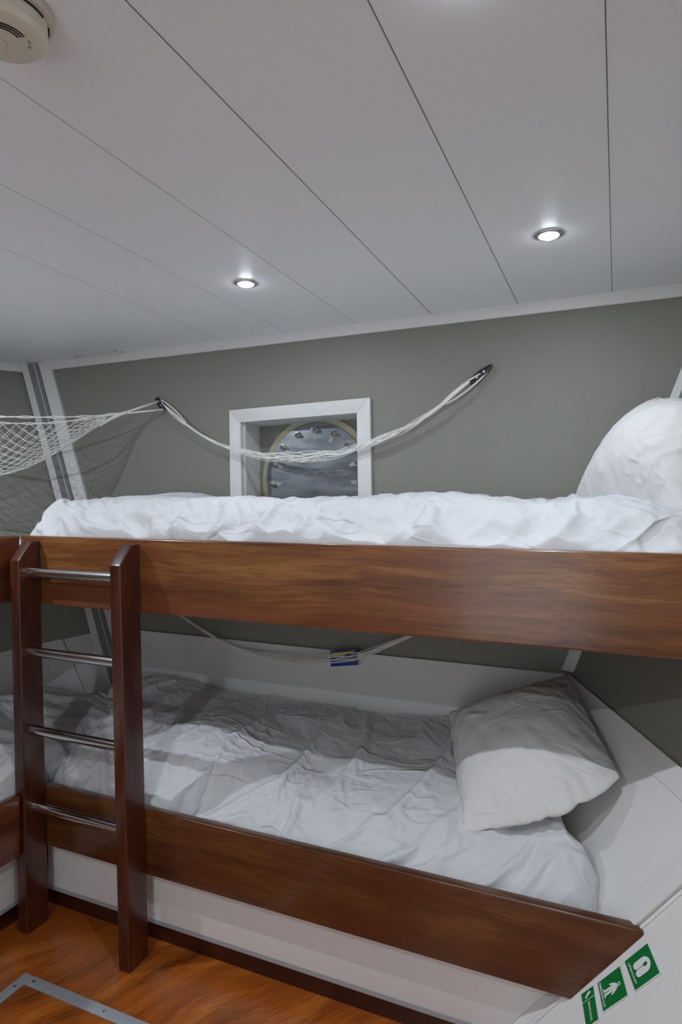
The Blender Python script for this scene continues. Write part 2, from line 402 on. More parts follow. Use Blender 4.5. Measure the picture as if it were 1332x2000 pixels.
for z in (CZ-0.09, CZ-0.55, 1.05, 0.95):
    a, b = pill_at(z); p = along(a, b, 0.38)
    lathe('screw', [(0.004, 0), (0.004, 0.0015), (0.0001, 0.0025)], p+V3(0, -0.0035, 0), (0, -1, 0), 'bolt', pl, 12)
BW = 0.052
bt0 = c_r+cornR*0.0+V3(0, -0.004, 0.012); bt1 = c_r+cornR*(CZ-c_r.z)+V3(0, -0.004, -0.001); bt1 = bt1
bn = V3(-0.4, -1, 0).normalized()
bat = struct(prism('trim_9', [bt0+V3(-BW*0.45, -0.004, 0), bt0+V3(BW*0.35, -0.026, 0), bt0+V3(BW*0.55, -0.01, 0), bt0+V3(-BW*0.3, 0.012, 0)], bt1-bt0-V3(0, 0, 0.04), 'trimw', None, 0.002))

# access plate screwed over the cove
q = [on_z(143, 692, CZ), on_z(228, 679, CZ)]
acc = prism('ceiling_cover_plate', [(-2.47, 2.325, CZ-0.004), (-2.19, 2.325, CZ-0.004), (-2.16, WY-0.03, CZ-0.004), (-2.50, WY-0.03, CZ-0.004)], (0, 0, 0.0035), 'trimw', None, 0.001)
tag(acc, 'small white cover plate screwed to the ceiling edge above the corner post', 'cover plate')
for x, y in ((-2.45, 2.338), (-2.20, 2.338), (-2.455, 2.365), (-2.185, 2.37)):
    lathe('screw', [(0.006, 0), (0.006, 0.002), (0.0001, 0.004)], (x, y, CZ-0.004), (0, 0, -1), 'bolt', acc, 12)

# ------------------------------------------------------------------ recessed window box and blanked porthole
REC = 0.145
win = struct(bpy.data.objects.new('window_1', None)); win.location = wc; C.objects.link(win); bpy.context.view_layer.update()
def wq(pts, y): return [wpt(x, z, y) for x, z in pts]
for nm, P in (('frame_board', [(-hw, hh), (hw, hh), (iw, ih), (-iw, ih)]), ('frame_board', [(-hw, -hh), (-hw, hh), (-iw, ih), (-iw, -ih)]),
              ('frame_board', [(hw, hh), (hw, -hh), (iw, -ih), (iw, ih)]), ('frame_board', [(-hw, -hh), (hw, -hh), (iw, -ih), (-iw, -ih)])):
    prism(nm, wq(P, WY-0.020), (0, 0.0195, 0), 'trimw', win, 0.0015)
T = 0.012
for P in ([(-iw-T, ih+T), (iw+T, ih+T), (iw, ih), (-iw, ih)], [(-iw-T, -ih-T), (-iw-T, ih+T), (-iw, ih), (-iw, -ih)], [(iw+T, ih+T), (iw+T, -ih-T), (iw, -ih), (iw, ih)], [(-iw-T, -ih-T), (iw+T, -ih-T), (iw, -ih), (-iw, -ih)]):
    prism('reveal_board', wq([(x*0.999, z*0.999) for x, z in P], WY+0.0), (0, REC, 0), 'white', win)
prism('recess_back', wq([(-iw-T, -ih-T), (iw+T, -ih-T), (iw+T, ih+T), (-iw-T, ih+T)], WY+REC), (0, 0.02, 0), 'grey', win)
# thin inner stop along the left reveal
prism('inner_stop', wq([(-iw+0.001, -ih), (-iw+0.008, -ih), (-iw+0.008, ih), (-iw+0.001, ih)], WY+0.004), (0, 0.02, 0), 'trimw', win, 0.001)

PY = WY+REC
b1 = on_y(534, 948, PY-0.02); b2 = on_y(704, 945, PY-0.02); b3 = on_y(615, 840, PY-0.02)
RB = (b2.x-b1.x)/2/0.995; pcx = (b1.x+b2.x)/2; pcz = b3.z-RB
port = empty('porthole_cover', (pcx, PY, pcz), 'round grey metal porthole blank ringed with nuts, recessed in the white window frame', 'porthole')
lathe('gasket_ring', [(RB+0.062, 0), (RB+0.062, 0.010), (RB+0.056, 0.013), (RB-0.02, 0.013)], (pcx, PY, pcz), (0, -1, 0), 'gasket', port, 72)
lathe('blank_plate', [(RB+0.034, 0.0125), (RB+0.034, 0.0195), (RB+0.032, 0.021), (0.0001, 0.021)], (pcx, PY, pcz), (0, -1, 0), 'plate', port, 72)
for k in range(15):
    a = math.radians(90+24*k); x = pcx+RB*math.cos(a); z = pcz+RB*math.sin(a)
    nut = lathe('nut', [(0.0175, 0.021), (0.0175, 0.0235), (0.0125, 0.0237), (0.0125, 0.034), (0.010, 0.036), (0.0001, 0.036)], (x, PY, z), (0, -1, 0), 'bolt', port, 6 if False else 24)
    hexn = lathe('nut_body', [(0.0135, 0.0238), (0.0135, 0.035), (0.0001, 0.0355)], (x, PY, z), (0, -1, 0), 'steel', nut, 6, False)
    lathe('stud', [(0.0075, 0.034), (0.0075, 0.056), (0.0055, 0.059), (0.0001, 0.059)], (x, PY, z), (0, -1, 0), 'steel', nut, 12)
    # smear of sealant running from each nut towards the centre
    d = V3(-math.cos(a), 0, -math.sin(a)); s = V3(-math.sin(a), 0, math.cos(a))
    o_ = V3(x, PY-0.0214, z)
    pts = [o_+d*0.012+s*0.008, o_+d*0.03+s*0.010, o_+d*0.046+s*(0.004), o_+d*0.040-s*0.006, o_+d*0.014-s*0.009]
    prism('sealant_smear', pts, (0, -0.0006, 0), 'alupaint', nut)

# ------------------------------------------------------------------ bunks
zU1 = on_y(40, 1046, BY).z; zU0 = on_y(275, 1197, BY).z
zL1 = (on_y(290, 1585, BY).z+bR1.z)/2; zL0 = (on_y(290, 1710, BY).z+bR0.z)/2
XU = on_y(40, 1045, BY).x; XLo = -1.845
BT = 0.030
ub = empty('upper_bunk', (-0.9, 2.0, 0), 'long varnished wooden upper bunk along the grey wall, above the lower bunk', 'bunk bed', 'built-in wooden bunks')
XRu = x_on(nG, cG, BY, zU0)-0.02
box('side_board', (XU, BY, zU0), (XRu, BY+BT, zU1), 'boardX', ub, 0.006, 3)
zb = EYE-0.27
prism('bunk_base', [(XU+0.03, BY+BT, zb), (x_on(nG, cG, BY+BT, zb)-0.02, BY+BT, zb), (x_on(nG, cG, WY-0.001, zb)-0.02, WY-0.002, zb), (x_on(nGL, cGL, WY-0.002, zb)+0.03, WY-0.002, zb), (x_on(nGL, cGL, BY+BT, zb)+0.03, BY+BT, zb)], (0, 0, 0.02), 'baseply', ub)
lb = empty('lower_bunk', (-0.9, 2.0, 0), 'varnished wooden lower bunk with white plinth along the main wall, behind the ladder', 'bunk bed', 'built-in wooden bunks')
lbp = [V3(XLo, BY, zL0), V3(bR0.x, BY, zL0), V3(bR1.x-0.022, BY, zL1-0.028), V3(bR1.x-0.006, BY, zL1-0.014), V3(bR1.x-0.008, BY, zL1-0.004), V3(bR1.x-0.02, BY, zL1), V3(XLo, BY, zL1)]
lbp = [V3(XLo, BY, zL0), V3(bR0.x, BY, zL0)]
_c = V3(bR1.x, BY, zL1); _d1 = (V3(bR0.x, BY, zL0)-_c).normalized(); _d2 = V3(-1, 0, 0)
for _k in range(7):
    _t = _k/6; lbp.append(_c+_d1*0.026*(1-_t)**2+_d2*0.026*_t**2)
lbp.append(V3(XLo, BY, zL1))
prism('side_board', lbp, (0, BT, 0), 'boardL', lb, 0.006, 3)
px0 = BY+0.045
zp = on_y(288, 1797, px0).z
xe = lambda z: x_on(nLO, cLO, px0, z)-0.003
prism('plinth_panel', [(XLo-0.03, px0, zp), (xe(zp), px0, zp), (xe(zL0+0.1), px0, zL0+0.1), (XLo-0.03, px0, zL0+0.1)], (0, 0.012, 0), 'white', lb, 0.001)
prism('metal_edge_strip', [(XLo-0.03, px0-0.002, zp-0.002), (xe(zp), px0-0.002, zp-0.002), (xe(zp), px0-0.002, zp+0.012), (XLo-0.03, px0-0.002, zp+0.012)], (0, 0.0015, 0), 'alupaint', lb)
prism('kick_board', [(XLo-0.03, px0+0.025, 0.001), (x_on(nLO, cLO, px0+0.025, 0.0)-0.003, px0+0.025, 0.001), (x_on(nLO, cLO, px0+0.025, zp)-0.01, px0+0.025, zp+0.02), (XLo-0.03, px0+0.025, zp+0.02)], (0, 0.012, 0), 'toe', lb)
zbb = EYE-1.09
prism('bunk_base', [(XLo-0.01, px0+0.012, zbb), (x_on(nLO, cLO, px0+0.012, zbb)-0.01, px0+0.012, zbb), (x_on(nLO, cLO, WY-0.02, zbb)-0.01, WY-0.014, zbb), (XLo-0.2, WY-0.014, zbb)], (0, 0, 0.02), 'baseply', lb)
# the bunks on the left, running towards the camera
ul = empty('upper_bunk', (-2.3, 0.9, 0), 'varnished wooden upper bunk at the left edge, running towards the camera', 'bunk bed', 'built-in wooden bunks')
zUl1 = on_x(0, 1048, XU).z; zUl0 = on_x(0, 1180, XU).z
box('side_board', (XU-BT, -0.3, zUl0), (XU-0.0015, BY-0.001, zUl1), 'boardY', ul, 0.006, 3)
box('bunk_base', (XU-0.95, -0.3, zb), (XU-BT-0.001, BY-0.001, zb+0.02), 'baseply', ul)
ll_ = empty('lower_bunk', (-2.3, 0.9, 0), 'varnished wooden lower bunk with white plinth at the left edge, beside the ladder foot', 'bunk bed', 'built-in wooden bunks')
zLl1 = on_x(0, 1574, XLo).z; zLl0 = on_x(0, 1697, XLo).z
box('side_board', (XLo-BT, -0.3, zLl0), (XLo-0.0015, 1.523, zLl1), 'boardY', ll_, 0.006, 3)
box('plinth_panel', (XLo-0.062, -0.3, zp), (XLo-0.05, px0-0.001, zLl0+0.05), 'white', ll_, 0.001)
box('metal_edge_strip', (XLo-0.0498, -0.3, zp-0.002), (XLo-0.0485, px0-0.003, zp+0.012), 'alupaint', ll_)
box('kick_board', (XLo-0.085, -0.3, 0.001), (XLo-0.073, px0+0.02, zp+0.02), 'toe', ll_)
box('bunk_base', (XLo-0.85, -0.3, zbb), (XLo-BT-0.001, BY-0.001, zbb+0.02), 'baseply', ll_)

# ------------------------------------------------------------------ ladder
lad = empty('ladder', (-1.62, 1.57, 0), 'dark wooden ladder with four steel rungs leaning on the bunk boards', 'ladder')
PW = 0.043
def post(xt, xb):
    y0, y1 = 1.525, BY-0.002
    zf, zbk = EYE-0.192, EYE-0.128
    prof = [(y0, 0.0), (y1, 0.0), (y1, zbk), (y0+0.052, zbk), (y0, zf)]
    V = []
    for sx in (-1, 1):
        for y, z in prof:
            x = xb+(xt-xb)*z/1.3+sx*PW/2
            V.append(V3(x, y, max(z, 0.001)))
    n = len(prof)
    Fc = [list(range(n)), list(range(2*n-1, n-1, -1))]+[[i, (i+1) % n, n+(i+1) % n, n+i] for i in range(n)]
    return bevel(mk('post', V, Fc, 'post', lad), 0.004, 3, 20)
post(-1.882, -1.839); post(-1.439, -1.400)
for zr_ in (-0.235, -0.507, -0.775, -1.036):
    z = EYE+zr_; xs = 0.043*(1.3-z)/1.3
    tube('rung', [[(-1.882+xs+PW/2-0.004, 1.567, z), (-1.439+xs-PW/2+0.004, 1.567, z)]], 0.0165, 'steel', lad, 24)

# ------------------------------------------------------------------ floor hatch
hc = on_z(50, 1902, 0)
fh = empty('floor_hatch', (hc.x+0.3, hc.y-0.3, 0), 'square wooden floor hatch with a pale metal border, lower left', 'floor hatch')
HS, HT = 0.62, 0.035
x0, x1, y1, y0 = hc.x, hc.x+HS, hc.y, hc.y-HS
for P in ([(x0, y1), (x1, y1), (x1-HT, y1-HT), (x0+HT, y1-HT)], [(x0, y0), (x0, y1), (x0+HT, y1-HT), (x0+HT, y0+HT)], [(x1, y1), (x1, y0), (x1-HT, y0+HT), (x1-HT, y1-HT)], [(x0, y0), (x1, y0), (x1-HT, y0+HT), (x0+HT, y0+HT)]):
    prism('border_strip', [(a, b, 0.0005) for a, b in P], (0, 0, 0.004), 'alupaint', fh, 0.0008)
box('hatch_panel', (x0+HT+0.001, y0+HT+0.001, 0.0005), (x1-HT-0.001, y1-HT-0.001, 0.002), 'floor', fh)
for k in range(3):
    for (x, y) in ((x0+0.055+k*0.28, y1-HT/2), (x0+HT/2, y1-0.055-k*0.28)):
        lathe('screw', [(0.005, 0.0045), (0.005, 0.0055), (0.0001, 0.0065)], (x, y, 0), (0, 0, 1), 'steel', fh, 12)

# ------------------------------------------------------------------ bedding
def fbm(x, y, s, seed=0, o=3):
    return noise.fractal(Vector((x*s+seed*7.3, y*s-seed*3.1, seed*1.7)), 1.0, 2.0, o)
def sm(t): t = min(1, max(0, t)); return t*t*(3-2*t)
def settle(name, V, Fc, base_V, base_F, pins, frames=30, shrink=-0.07, bend=1.6, seed=0, grav=1.0):
    """lets a slightly oversized sheet buckle over the padding, so that it creases like cotton"""
    me = bpy.data.meshes.new('tmp'); me.from_pydata([tuple(v) for v in V], [], Fc); me.update()
    o = bpy.data.objects.new('tmp_sheet', me); C.objects.link(o)
    vg = o.vertex_groups.new(name='pin'); vg.add(pins, 1.0, 'REPLACE')
    cm = bpy.data.meshes.new('tmpc'); cm.from_pydata([tuple(v) for v in base_V], [], base_F); cm.update()
    co = bpy.data.objects.new('tmp_pad', cm); C.objects.link(co)
    cmd = co.modifiers.new('col', 'COLLISION'); co.collision.thickness_outer = 0.004; co.collision.cloth_friction = 12
    md = o.modifiers.new('cloth', 'CLOTH'); st = md.settings
    st.quality = 5; st.mass = 0.25; st.tension_stiffness = 18; st.compression_stiffness = 12; st.shear_stiffness = 8; st.bending_stiffness = bend
    st.tension_damping = 8; st.compression_damping = 8; st.bending_damping = 0.6; st.air_damping = 3
    st.vertex_group_mass = 'pin'; st.pin_stiffness = 1; st.shrink_min = shrink
    st.effector_weights.gravity = grav
    md.collision_settings.distance_min = 0.004; md.collision_settings.use_self_collision = False; md.collision_settings.collision_quality = 3
    md.point_cache.frame_start = 1; md.point_cache.frame_end = frames+2
    for f in range(1, frames+1): S.frame_set(f)
    dg = bpy.context.evaluated_depsgraph_get(); ev = o.evaluated_get(dg).to_mesh()
    out = [v.co.copy() for v in ev.vertices]
    o.evaluated_get(dg).to_mesh_clear()
    bpy.data.objects.remove(o); bpy.data.objects.remove(co); S.frame_set(1)
    return out
def grid_faces(nx, ny): return [[j*nx+i, j*nx+i+1, (j+1)*nx+i+1, (j+1)*nx+i] for j in range(ny-1) for i in range(nx-1)]
def relief(V, nx, ny, passes=1):
    return V
def bed(name, surf, nx, ny, label, group, seed, shrink=-0.10, subsurf=2, m='sheet', frames=30, clamp=None):
    """surf(s,t) -> Vector, t=0 front edge, t=1 back edge"""
    Vb, Vt, pins = [], [], []
    for j in range(ny):
        for i in range(nx):
            p = surf(i/(nx-1), j/(ny-1)); Vb.append(p)
            s_, t_ = i/(nx-1), j/(ny-1)
            q = p+V3(0, 0, 0.008+0.006*fbm(p.x+0.6*p.y, p.y-0.3*p.x, 6, seed+3, 2))
            if i in (0, nx-1) or j in (0, ny-1): pins.append(j*nx+i); q = p.copy()
            Vt.append(q)
    Fc = grid_faces(nx, ny)
    out = settle(name, Vt, Fc, Vb, Fc, pins, frames, shrink, seed=seed)
    if clamp:
        for p in out: clamp(p)
    o = mk(name, out, Fc, m, None, True)
    md = o.modifiers.new('smooth', 'SUBSURF'); md.levels = subsurf; md.render_levels = subsurf
    tag(o, label, 'duvet', group)
    return o

# crest line of the upper duvet, read along the bed
def edge_round(d, r, p=0.55):
    d = max(0.0, min(1.0, d/r)); return (1-(1-d)**2.2)**p
DF = BY+BT+0.010
def surf_up(s, t):
    x0, x1 = -2.04, 0.45
    x = x0+(x1-x0)*s; y = DF+(WY-0.006-DF)*(t**1.15)
    if y > 2.0: x = max(x, XU-0.12)
    top = 0.020+0.012*math.sin(x*2.3+1.0)+0.013*fbm(x, y, 3.0, 1)+0.006*math.exp(-((x+1.75)/0.10)**2)
    top -= 0.085*sm((x+0.02)/0.38)
    top -= 0.024*sm((x+0.55)/0.35)
    low = -0.20
    h = edge_round(y-DF+0.002, 0.20, 0.62)*edge_round(x-x0+0.002, 0.20, 0.6)
    back = 1-0.25*sm((y-(WY-0.07))/0.07)
    z = low+(top-low)*h*back
    d = 0.010*fbm(x*1.0+z*3, y*0.8, 5.5, 4)+0.006*math.sin(x*34+6*fbm(x, y, 2.2, 2))*math.exp(-((y-DF-0.05)/0.06)**2)
    return V3(x, y, EYE+z+d*min(1, (y-DF)/0.03, max(0, (WY-0.006-y))/0.05))
def surf_lo(s, t):
    x0 = -1.925
    y = DF+(WY-0.020-DF)*(t**1.1)
    if y > 1.98: x0 = -1.925-0.275*sm((y-1.98)/0.3)
    zt = -0.885+0.05*sm((y-1.75)/0.5)
    x1 = min(-0.035, x_on(nLO, cLO, y, EYE-0.95)-0.03)
    x = x0+(x1-x0)*s
    top = zt+0.022*fbm(x, y, 2.6, 11)+0.018*math.sin(x*2.4+0.4)*(0.5)
    top += 0.035*math.exp(-((x+1.42)/0.16)**2-((y-1.98)/0.16)**2)
    top += 0.030*math.exp(-((x+1.72)/0.10)**2-((y-1.90)/0.10)**2)
    top -= 0.02*math.exp(-((x+1.62)/0.07)**2)*sm((2.05-y)/0.1)
    low = -1.10
    h = edge_round(y-DF+0.002, 0.22, 0.60)*edge_round(x1-x+0.002, 0.10, 0.5)*edge_round(x-x0+0.002, 0.14, 0.5)
    z = low+(top-low)*h
    d = 0.014*fbm(x*0.9+y*0.5, y*1.1, 5.0, 5)+0.006*math.sin(x*30+5*fbm(x, y, 2.0, 6))*math.exp(-((y-DF-0.06)/0.07)**2)
    return V3(x, y, EYE+z+d*min(1, (y-DF)/0.03))
def surf_ll(s, t):      # bedding of the left lower bunk, t from its front board to the hull
    xf, xb = XLo-BT-0.004, -2.46
    x = xf+(xb-xf)*(t**1.1); y0, y1 = 0.1, 1.60+0.62*sm((xf-x-0.0)/0.14)
    y = y0+(y1-y0)*s
    top = -0.875+0.02*fbm(x, y, 3, 21)+0.02*sm((xf-x)/0.5)
    h = edge_round(xf-x+0.002, 0.20, 0.6)*edge_round(y1-y+0.002, 0.12, 0.5)
    z = -1.10+(top+1.10)*h
    d = 0.012*fbm(x, y, 6, 8)
    return V3(x, y, EYE+z+d*min(1, (xf-x)/0.03))

def pillow_template(nx=56, ny=44, L=0.66, W=0.44, pressure=6.0, seed=0):
    V, Fc = [], []
    idx = {}
    for side in (0, 1):
        for j in range(ny):
            for i in range(nx):
                b = i in (0, nx-1) or j in (0, ny-1)
                if side == 1 and b: idx[(1, i, j)] = idx[(0, i, j)]; continue
                idx[(side, i, j)] = len(V)
                zz = 0 if b else (0.01 if side == 0 else -0.01)*(1+0.6*noise.noise(Vector((i*0.3, j*0.3, side*5+seed))))
                V.append(V3((i/(nx-1)-0.5)*L, (j/(ny-1)-0.5)*W, zz))
        for j in range(ny-1):
            for i in range(nx-1):
                f = [idx[(side, i, j)], idx[(side, i+1, j)], idx[(side, i+1, j+1)], idx[(side, i, j+1)]]
                Fc.append(f if side == 0 else f[::-1])
    me = bpy.data.meshes.new('tmp'); me.from_pydata([tuple(v) for v in V], [], Fc); me.update()
    o = bpy.data.objects.new('tmp_pillow', me); C.objects.link(o)
    md = o.modifiers.new('cloth', 'CLOTH'); st = md.settings
    st.quality = 6; st.mass = 0.2; st.tension_stiffness = 25; st.compression_stiffness = 12; st.shear_stiffness = 12; st.bending_stiffness = 0.25
    st.effector_weights.gravity = 0; st.use_pressure = True; st.uniform_pressure_force = pressure; st.air_damping = 6
    st.tension_damping = 12; st.compression_damping = 12; st.shear_damping = 12
    md.point_cache.frame_start = 1; md.point_cache.frame_end = 60
    for f in range(1, 41): S.frame_set(f)
    dg = bpy.context.evaluated_depsgraph_get(); ev = o.evaluated_get(dg).to_mesh()
    out = [v.co.copy() for v in ev.vertices]; o.evaluated_get(dg).to_mesh_clear()
    bpy.data.objects.remove(o); S.frame_set(1)
    return out, Fc, [(v.x/L+0.5, v.y/W+0.5) for v in V]
PT, PF, PR_ = pillow_template()
pmx = max(abs(v.x) for v in PT); pmy = max(abs(v.y) for v in PT); pmz = max(abs(v.z) for v in PT)
print('pillow template', pmx, pmy, pmz)
def place_pillow(A, B, Cc, D, nrm, thick, bend, label, seed, low=0.6, front=0.03):
    """corners A(u0,v0) B(u1,v0) C(u1,v1) D(u0,v1)"""
    nrm = Vector(nrm).normalized(); out = []
    for k_, v in enumerate(PT):
        rx, ry = PR_[k_]; a = 0.6*rx+0.4*(v.x/pmx+1)/2; b = 0.6*ry+0.4*(v.y/pmy+1)/2; zn = v.z/pmz
        p = A*(1-a)*(1-b)+B*a*(1-b)+Cc*a*b+D*(1-a)*b
        p += nrm*bend(a, b)
        p += (D-A).normalized()*front*math.sin(PI*min(1, max(0, a))**1.25)*max(0, b-0.3)+(B-A).normalized()*0.02*math.sin(PI*b)*(a-0.5)
        k = thick if zn > 0 else thick*low
        wv = 0.006*fbm(a*2.2, b*2.2, 2.2, seed+(3 if zn > 0 else 0))*math.sin(PI*min(1, max(0, a)))*math.sin(PI*min(1, max(0, b)))
        out.append(p+nrm*(zn*k+wv))
    o = mk('pillow', out, PF, 'pillow', None, True)
    md = o.modifiers.new('smooth', 'SUBSURF'); md.levels = 1; md.render_levels = 1
    tag(o, label, 'pillow')
    return o

# mattresses under the duvets
def mattress(a, b, label):
    o = box('mattress', a, b, 'mattress', None, 0.02, 3); tag(o, label, 'mattress', 'mattresses'); return o
mattress((XU+0.12, DF+0.05, zb+0.021), (0.22, WY-0.03, EYE-0.13), 'mattress on the upper bunk, under the white duvet')
mattress((-1.80, DF+0.03, zbb+0.021), (-0.62, WY-0.05, EYE-0.98), 'mattress on the lower bunk, under the white duvet')
def cly(p): p.y = min(max(p.y, BY+BT+0.004), WY-0.003 if p.z > 1.0 else WY-0.018)
bed('duvet', surf_up, 170, 60, 'rumpled white duvet spread over the whole upper bunk', 'white duvets', 1, clamp=cly)
bed('duvet', surf_lo, 150, 66, 'creased white duvet on the lower bunk, half in shadow under the upper bunk', 'white duvets', 2, clamp=cly)
bed('duvet', surf_ll, 80, 34, 'white duvet on the left lower bunk, at the left picture edge', 'white duvets', 3, clamp=lambda p: setattr(p, 'x', min(p.x, XLo-BT-0.004)))

def surf_ul(s, t):      # unseen duvet added to bounce light onto the ceiling, kept below its board
    x = XU-BT-0.012+(-2.70-XU+BT+0.012)*t; y = -0.25+(1.95+0.25)*s
    if y > 1.55: x = min(x, XU-0.13)
    h = edge_round(XU-BT-0.010-x, 0.15, 0.6)*edge_round(1.952-y, 0.12, 0.6)
    return V3(x, y, EYE-0.245+0.07*h+0.008*fbm(x, y, 4, 31))
bed('duvet', surf_ul, 60, 26, 'unseen white duvet added on the left upper bunk to bounce light upward', 'white duvets', 4, frames=12)

# lower pillow
A = on_y(878, 1395, 2.28); B = on_y(1112, 1322, 2.31)
Cc = hit(1243, 1540, nLO, cLO)+nLO*0.05; D = on_y(908, 1640, 1.76)
nr = (B-A).cross(D-A).normalized()
if nr.z < 0: nr = -nr
place_pillow(A, B, Cc, D, nr, 0.105, lambda a, b: 0.03*math.sin(PI*a)*math.sin(PI*b)+0.01, 'white pillow on the lower bunk, leaning on the sloping white end panel', 5, 0.5, 0.13)
# upper pillow, standing against the right wall
A2 = on_y(1120, 975, 2.22); B2 = on_y(1345, 1020, 1.86)
D2 = on_y(1290, 775, 2.30); C2 = on_y(1500, 800, 1.98)
nr2 = (B2-A2).cross(D2-A2).normalized()
if nr2.y > 0: nr2 = -nr2
place_pillow(A2, B2, C2, D2, nr2, 0.12, lambda a, b: 0.03*math.sin(PI*a)*math.sin(PI*b), 'plump white pillow standing on the upper bunk at the right edge', 9, 0.6)

# ------------------------------------------------------------------ net hammocks and their cleats
def cleat(P, d, n, L, label, group):
    """P centre on the wall, d long direction, n outward"""
    d = Vector(d).normalized(); n = Vector(n).normalized(); s = n.cross(d)
    c = empty('cleat', P, label, 'cleat', group)
    prof = [(-0.5, 0.004), (-0.42, 0.0105), (-0.2, 0.0135), (0.1, 0.0135), (0.3, 0.010), (0.45, 0.0065), (0.5, 0.003)]
    V = []; pts = [(a*L, w_) for a, w_ in prof]+[(a*L, -w_) for a, w_ in reversed(prof)]
    base = [P+d*a+s*b+n*0.014 for a, b in pts]
    prism('cleat_bar', base, n*0.010, 'black', c, 0.002)
    foot = [P+d*(a*L)+s*b+n*0.0008 for a, b in ((-0.3, 0.010), (0.22, 0.010), (0.22, -0.010), (-0.3, -0.010))]
    prism('cleat_foot', foot, n*0.0135, 'black', c, 0.001)
    for a in (-0.16, 0.14):
        lathe('screw', [(0.0048, 0), (0.0048, 0.0012), (0.0001, 0.002)], P+d*(a*L)+n*0.0241, n, 'steel', c, 12)
    return c
WN = V3(0, -1, 0)
ck1 = on_y(318, 790, WY-0.001); ck1.y = WY
cleat(ck1, (0.55, 0, -0.80), WN, 0.075, 'small black plastic cleat on the grey wall left of the window', 'black net cleats')
a_ = on_y(915, 749, WY-0.024); b_ = on_y(961, 712, WY-0.024); ck2 = (a_+b_)/2; ck2.y = WY
cleat(ck2, (b_-a_), WN, (b_-a_).length, 'black plastic cleat at the far right end of the gathered net', 'black net cleats')

def bundle(name, path_px, Y, ends, n, spread, rad, label, parent=None, twist=5, seed=0, yspread=0.012):
    """net gathered into a loose rope: path through photo points on a plane just off the wall"""
    P = [on_y(u, v, Y) for u, v in path_px]
    # arc-length resample
    d = [0]
    for i in range(1, len(P)): d.append(d[-1]+(P[i]-P[i-1]).length)
    K = 90; R = []
    def cr(p0, p1, p2, p3, t): return 0.5*((2*p1)+(p2-p0)*t+(2*p0-5*p1+4*p2-p3)*t*t+(3*p1-p0-3*p2+p3)*t**3)
    for k in range(K+1):
        L_ = d[-1]*k/K; i = max(j for j in range(len(d)) if d[j] <= L_+1e-9); i = min(i, len(P)-2)
        t = (L_-d[i])/(d[i+1]-d[i]); R.append(cr(P[max(i-1, 0)], P[i], P[i+1], P[min(i+2, len(P)-1)], t))
    rnd = random.Random(seed); paths = []
    for s_ in range(n):
        ph = rnd.random()*6.28; f = twist*(0.6+0.8*rnd.random()); off = (s_+0.5)/n*2-1; path = []
        for k, p in enumerate(R):
            t = k/K; tg = (R[min(k+1, K)]-R[max(k-1, 0)]).normalized(); nn = V3(0, 1, 0).cross(tg)
            wv = spread(t)
            o_ = off*0.75+0.35*math.sin(ph+f*t*6.28)
            path.append(p+nn*(wv*o_)+V3(0, -yspread*(0.5+0.5*math.cos(ph*1.7+f*t*6.28))*min(1, wv/0.01), 0))
        paths.append(path)
    o = tube(name, paths, rad, 'cord', parent, 5); return o, R
# middle net, gathered, across the window
mid_px = [(322, 792), (345, 812), (368, 832), (400, 853), (440, 872), (490, 886), (540, 893), (600, 893), (660, 886), (720, 868), (780, 843), (830, 815), (860, 793), (885, 772), (917, 745)]
def spr(t): 
    return 0.0035+0.020*math.exp(-((t-0.50)/0.20)**2)+0.006*math.exp(-((t-0.80)/0.1)**2)
net2 = empty('hammock_net', (ck1+ck2)/2, 'white cord net gathered into a rope, sagging across the window frame', 'net', 'white storage nets')
o_, R2 = bundle('netting', mid_px, WY-0.045, None, 16, spr, 0.0016, '', net2, 7, 4)
# loops round the cleats
def loop(P, Q, w_, parent, r=0.0018, m='cord', y=0.0):
    ax = (Q-P); n_ = V3(0, 1, 0).cross(ax).normalized(); paths = []
    for sgn in (-1, 1):
        for e in (0, 0.004):
            paths.append([P+ax*t+n_*sgn*(w_+e)*math.sin(PI*min(1, 0.12+t*0.88))**0.7*(1 if t < 0.98 else 0.6)+V3(0, y*t, 0) for t in [k/12 for k in range(13)]])
    return tube('cord_loop', paths, r, m, parent, 6)
e1 = on_y(955, 722, WY-0.02); s1 = on_y(868, 787, WY-0.035)
loop(s1, e1, 0.012, net2)
e2 = on_y(313, 780, WY-0.02); s2 = on_y(362, 828, WY-0.04)
loop(s2, e2, 0.010, net2)

# left net, open, slung out from the wall cleat
P0 = ck1+V3(0, -0.03, -0.005); P1 = V3(-3.05, 1.42, EYE+0.52)
axis = (P1-P0); nh = V3(axis.y, -axis.x, 0).normalized()
if nh.y > 0: nh = -nh           # towards the camera
def net_pt(s, t):
    e = max(0.0, math.sin(PI*s)); g = sm((s-0.10)/0.30)*sm((0.92-s)/0.30)
    r = 0.125*e**0.8
    d = 0.245*(sm((s-0.10)/0.40)*sm((0.92-s)/0.30))**0.8
    wd = 0.115*g
    return P0+axis*s+nh*(-math.cos(PI*t)*wd)+V3(0, 0, -r-d*math.sin(PI*t)**0.75)
net1 = empty('hammock_net', P0+axis*0.5, 'open white diamond-mesh net slung in front of the corner post', 'net', 'white storage nets')
paths = []
NL, NT = 21, 16
S0, S1 = 0.16, 0.90
for fam in (1, -1):
    for k in range(-NT*2, NL+NT*2):
        path = []
        for j in range(0, NT*4+1):
            t = j/(NT*4); s = S0+(S1-S0)*(k+fam*t*NT*1.0)/NL
            if S0 <= s <= S1:
                p = net_pt(s, 0.02+0.96*t); path.append(p+V3(0, 0, 0.0016*math.sin(j*2.2+k)))
        if len(path) > 1: paths.append(path)
tube('netting', paths, 0.00115, 'cord', net1, 4)
ropes = []
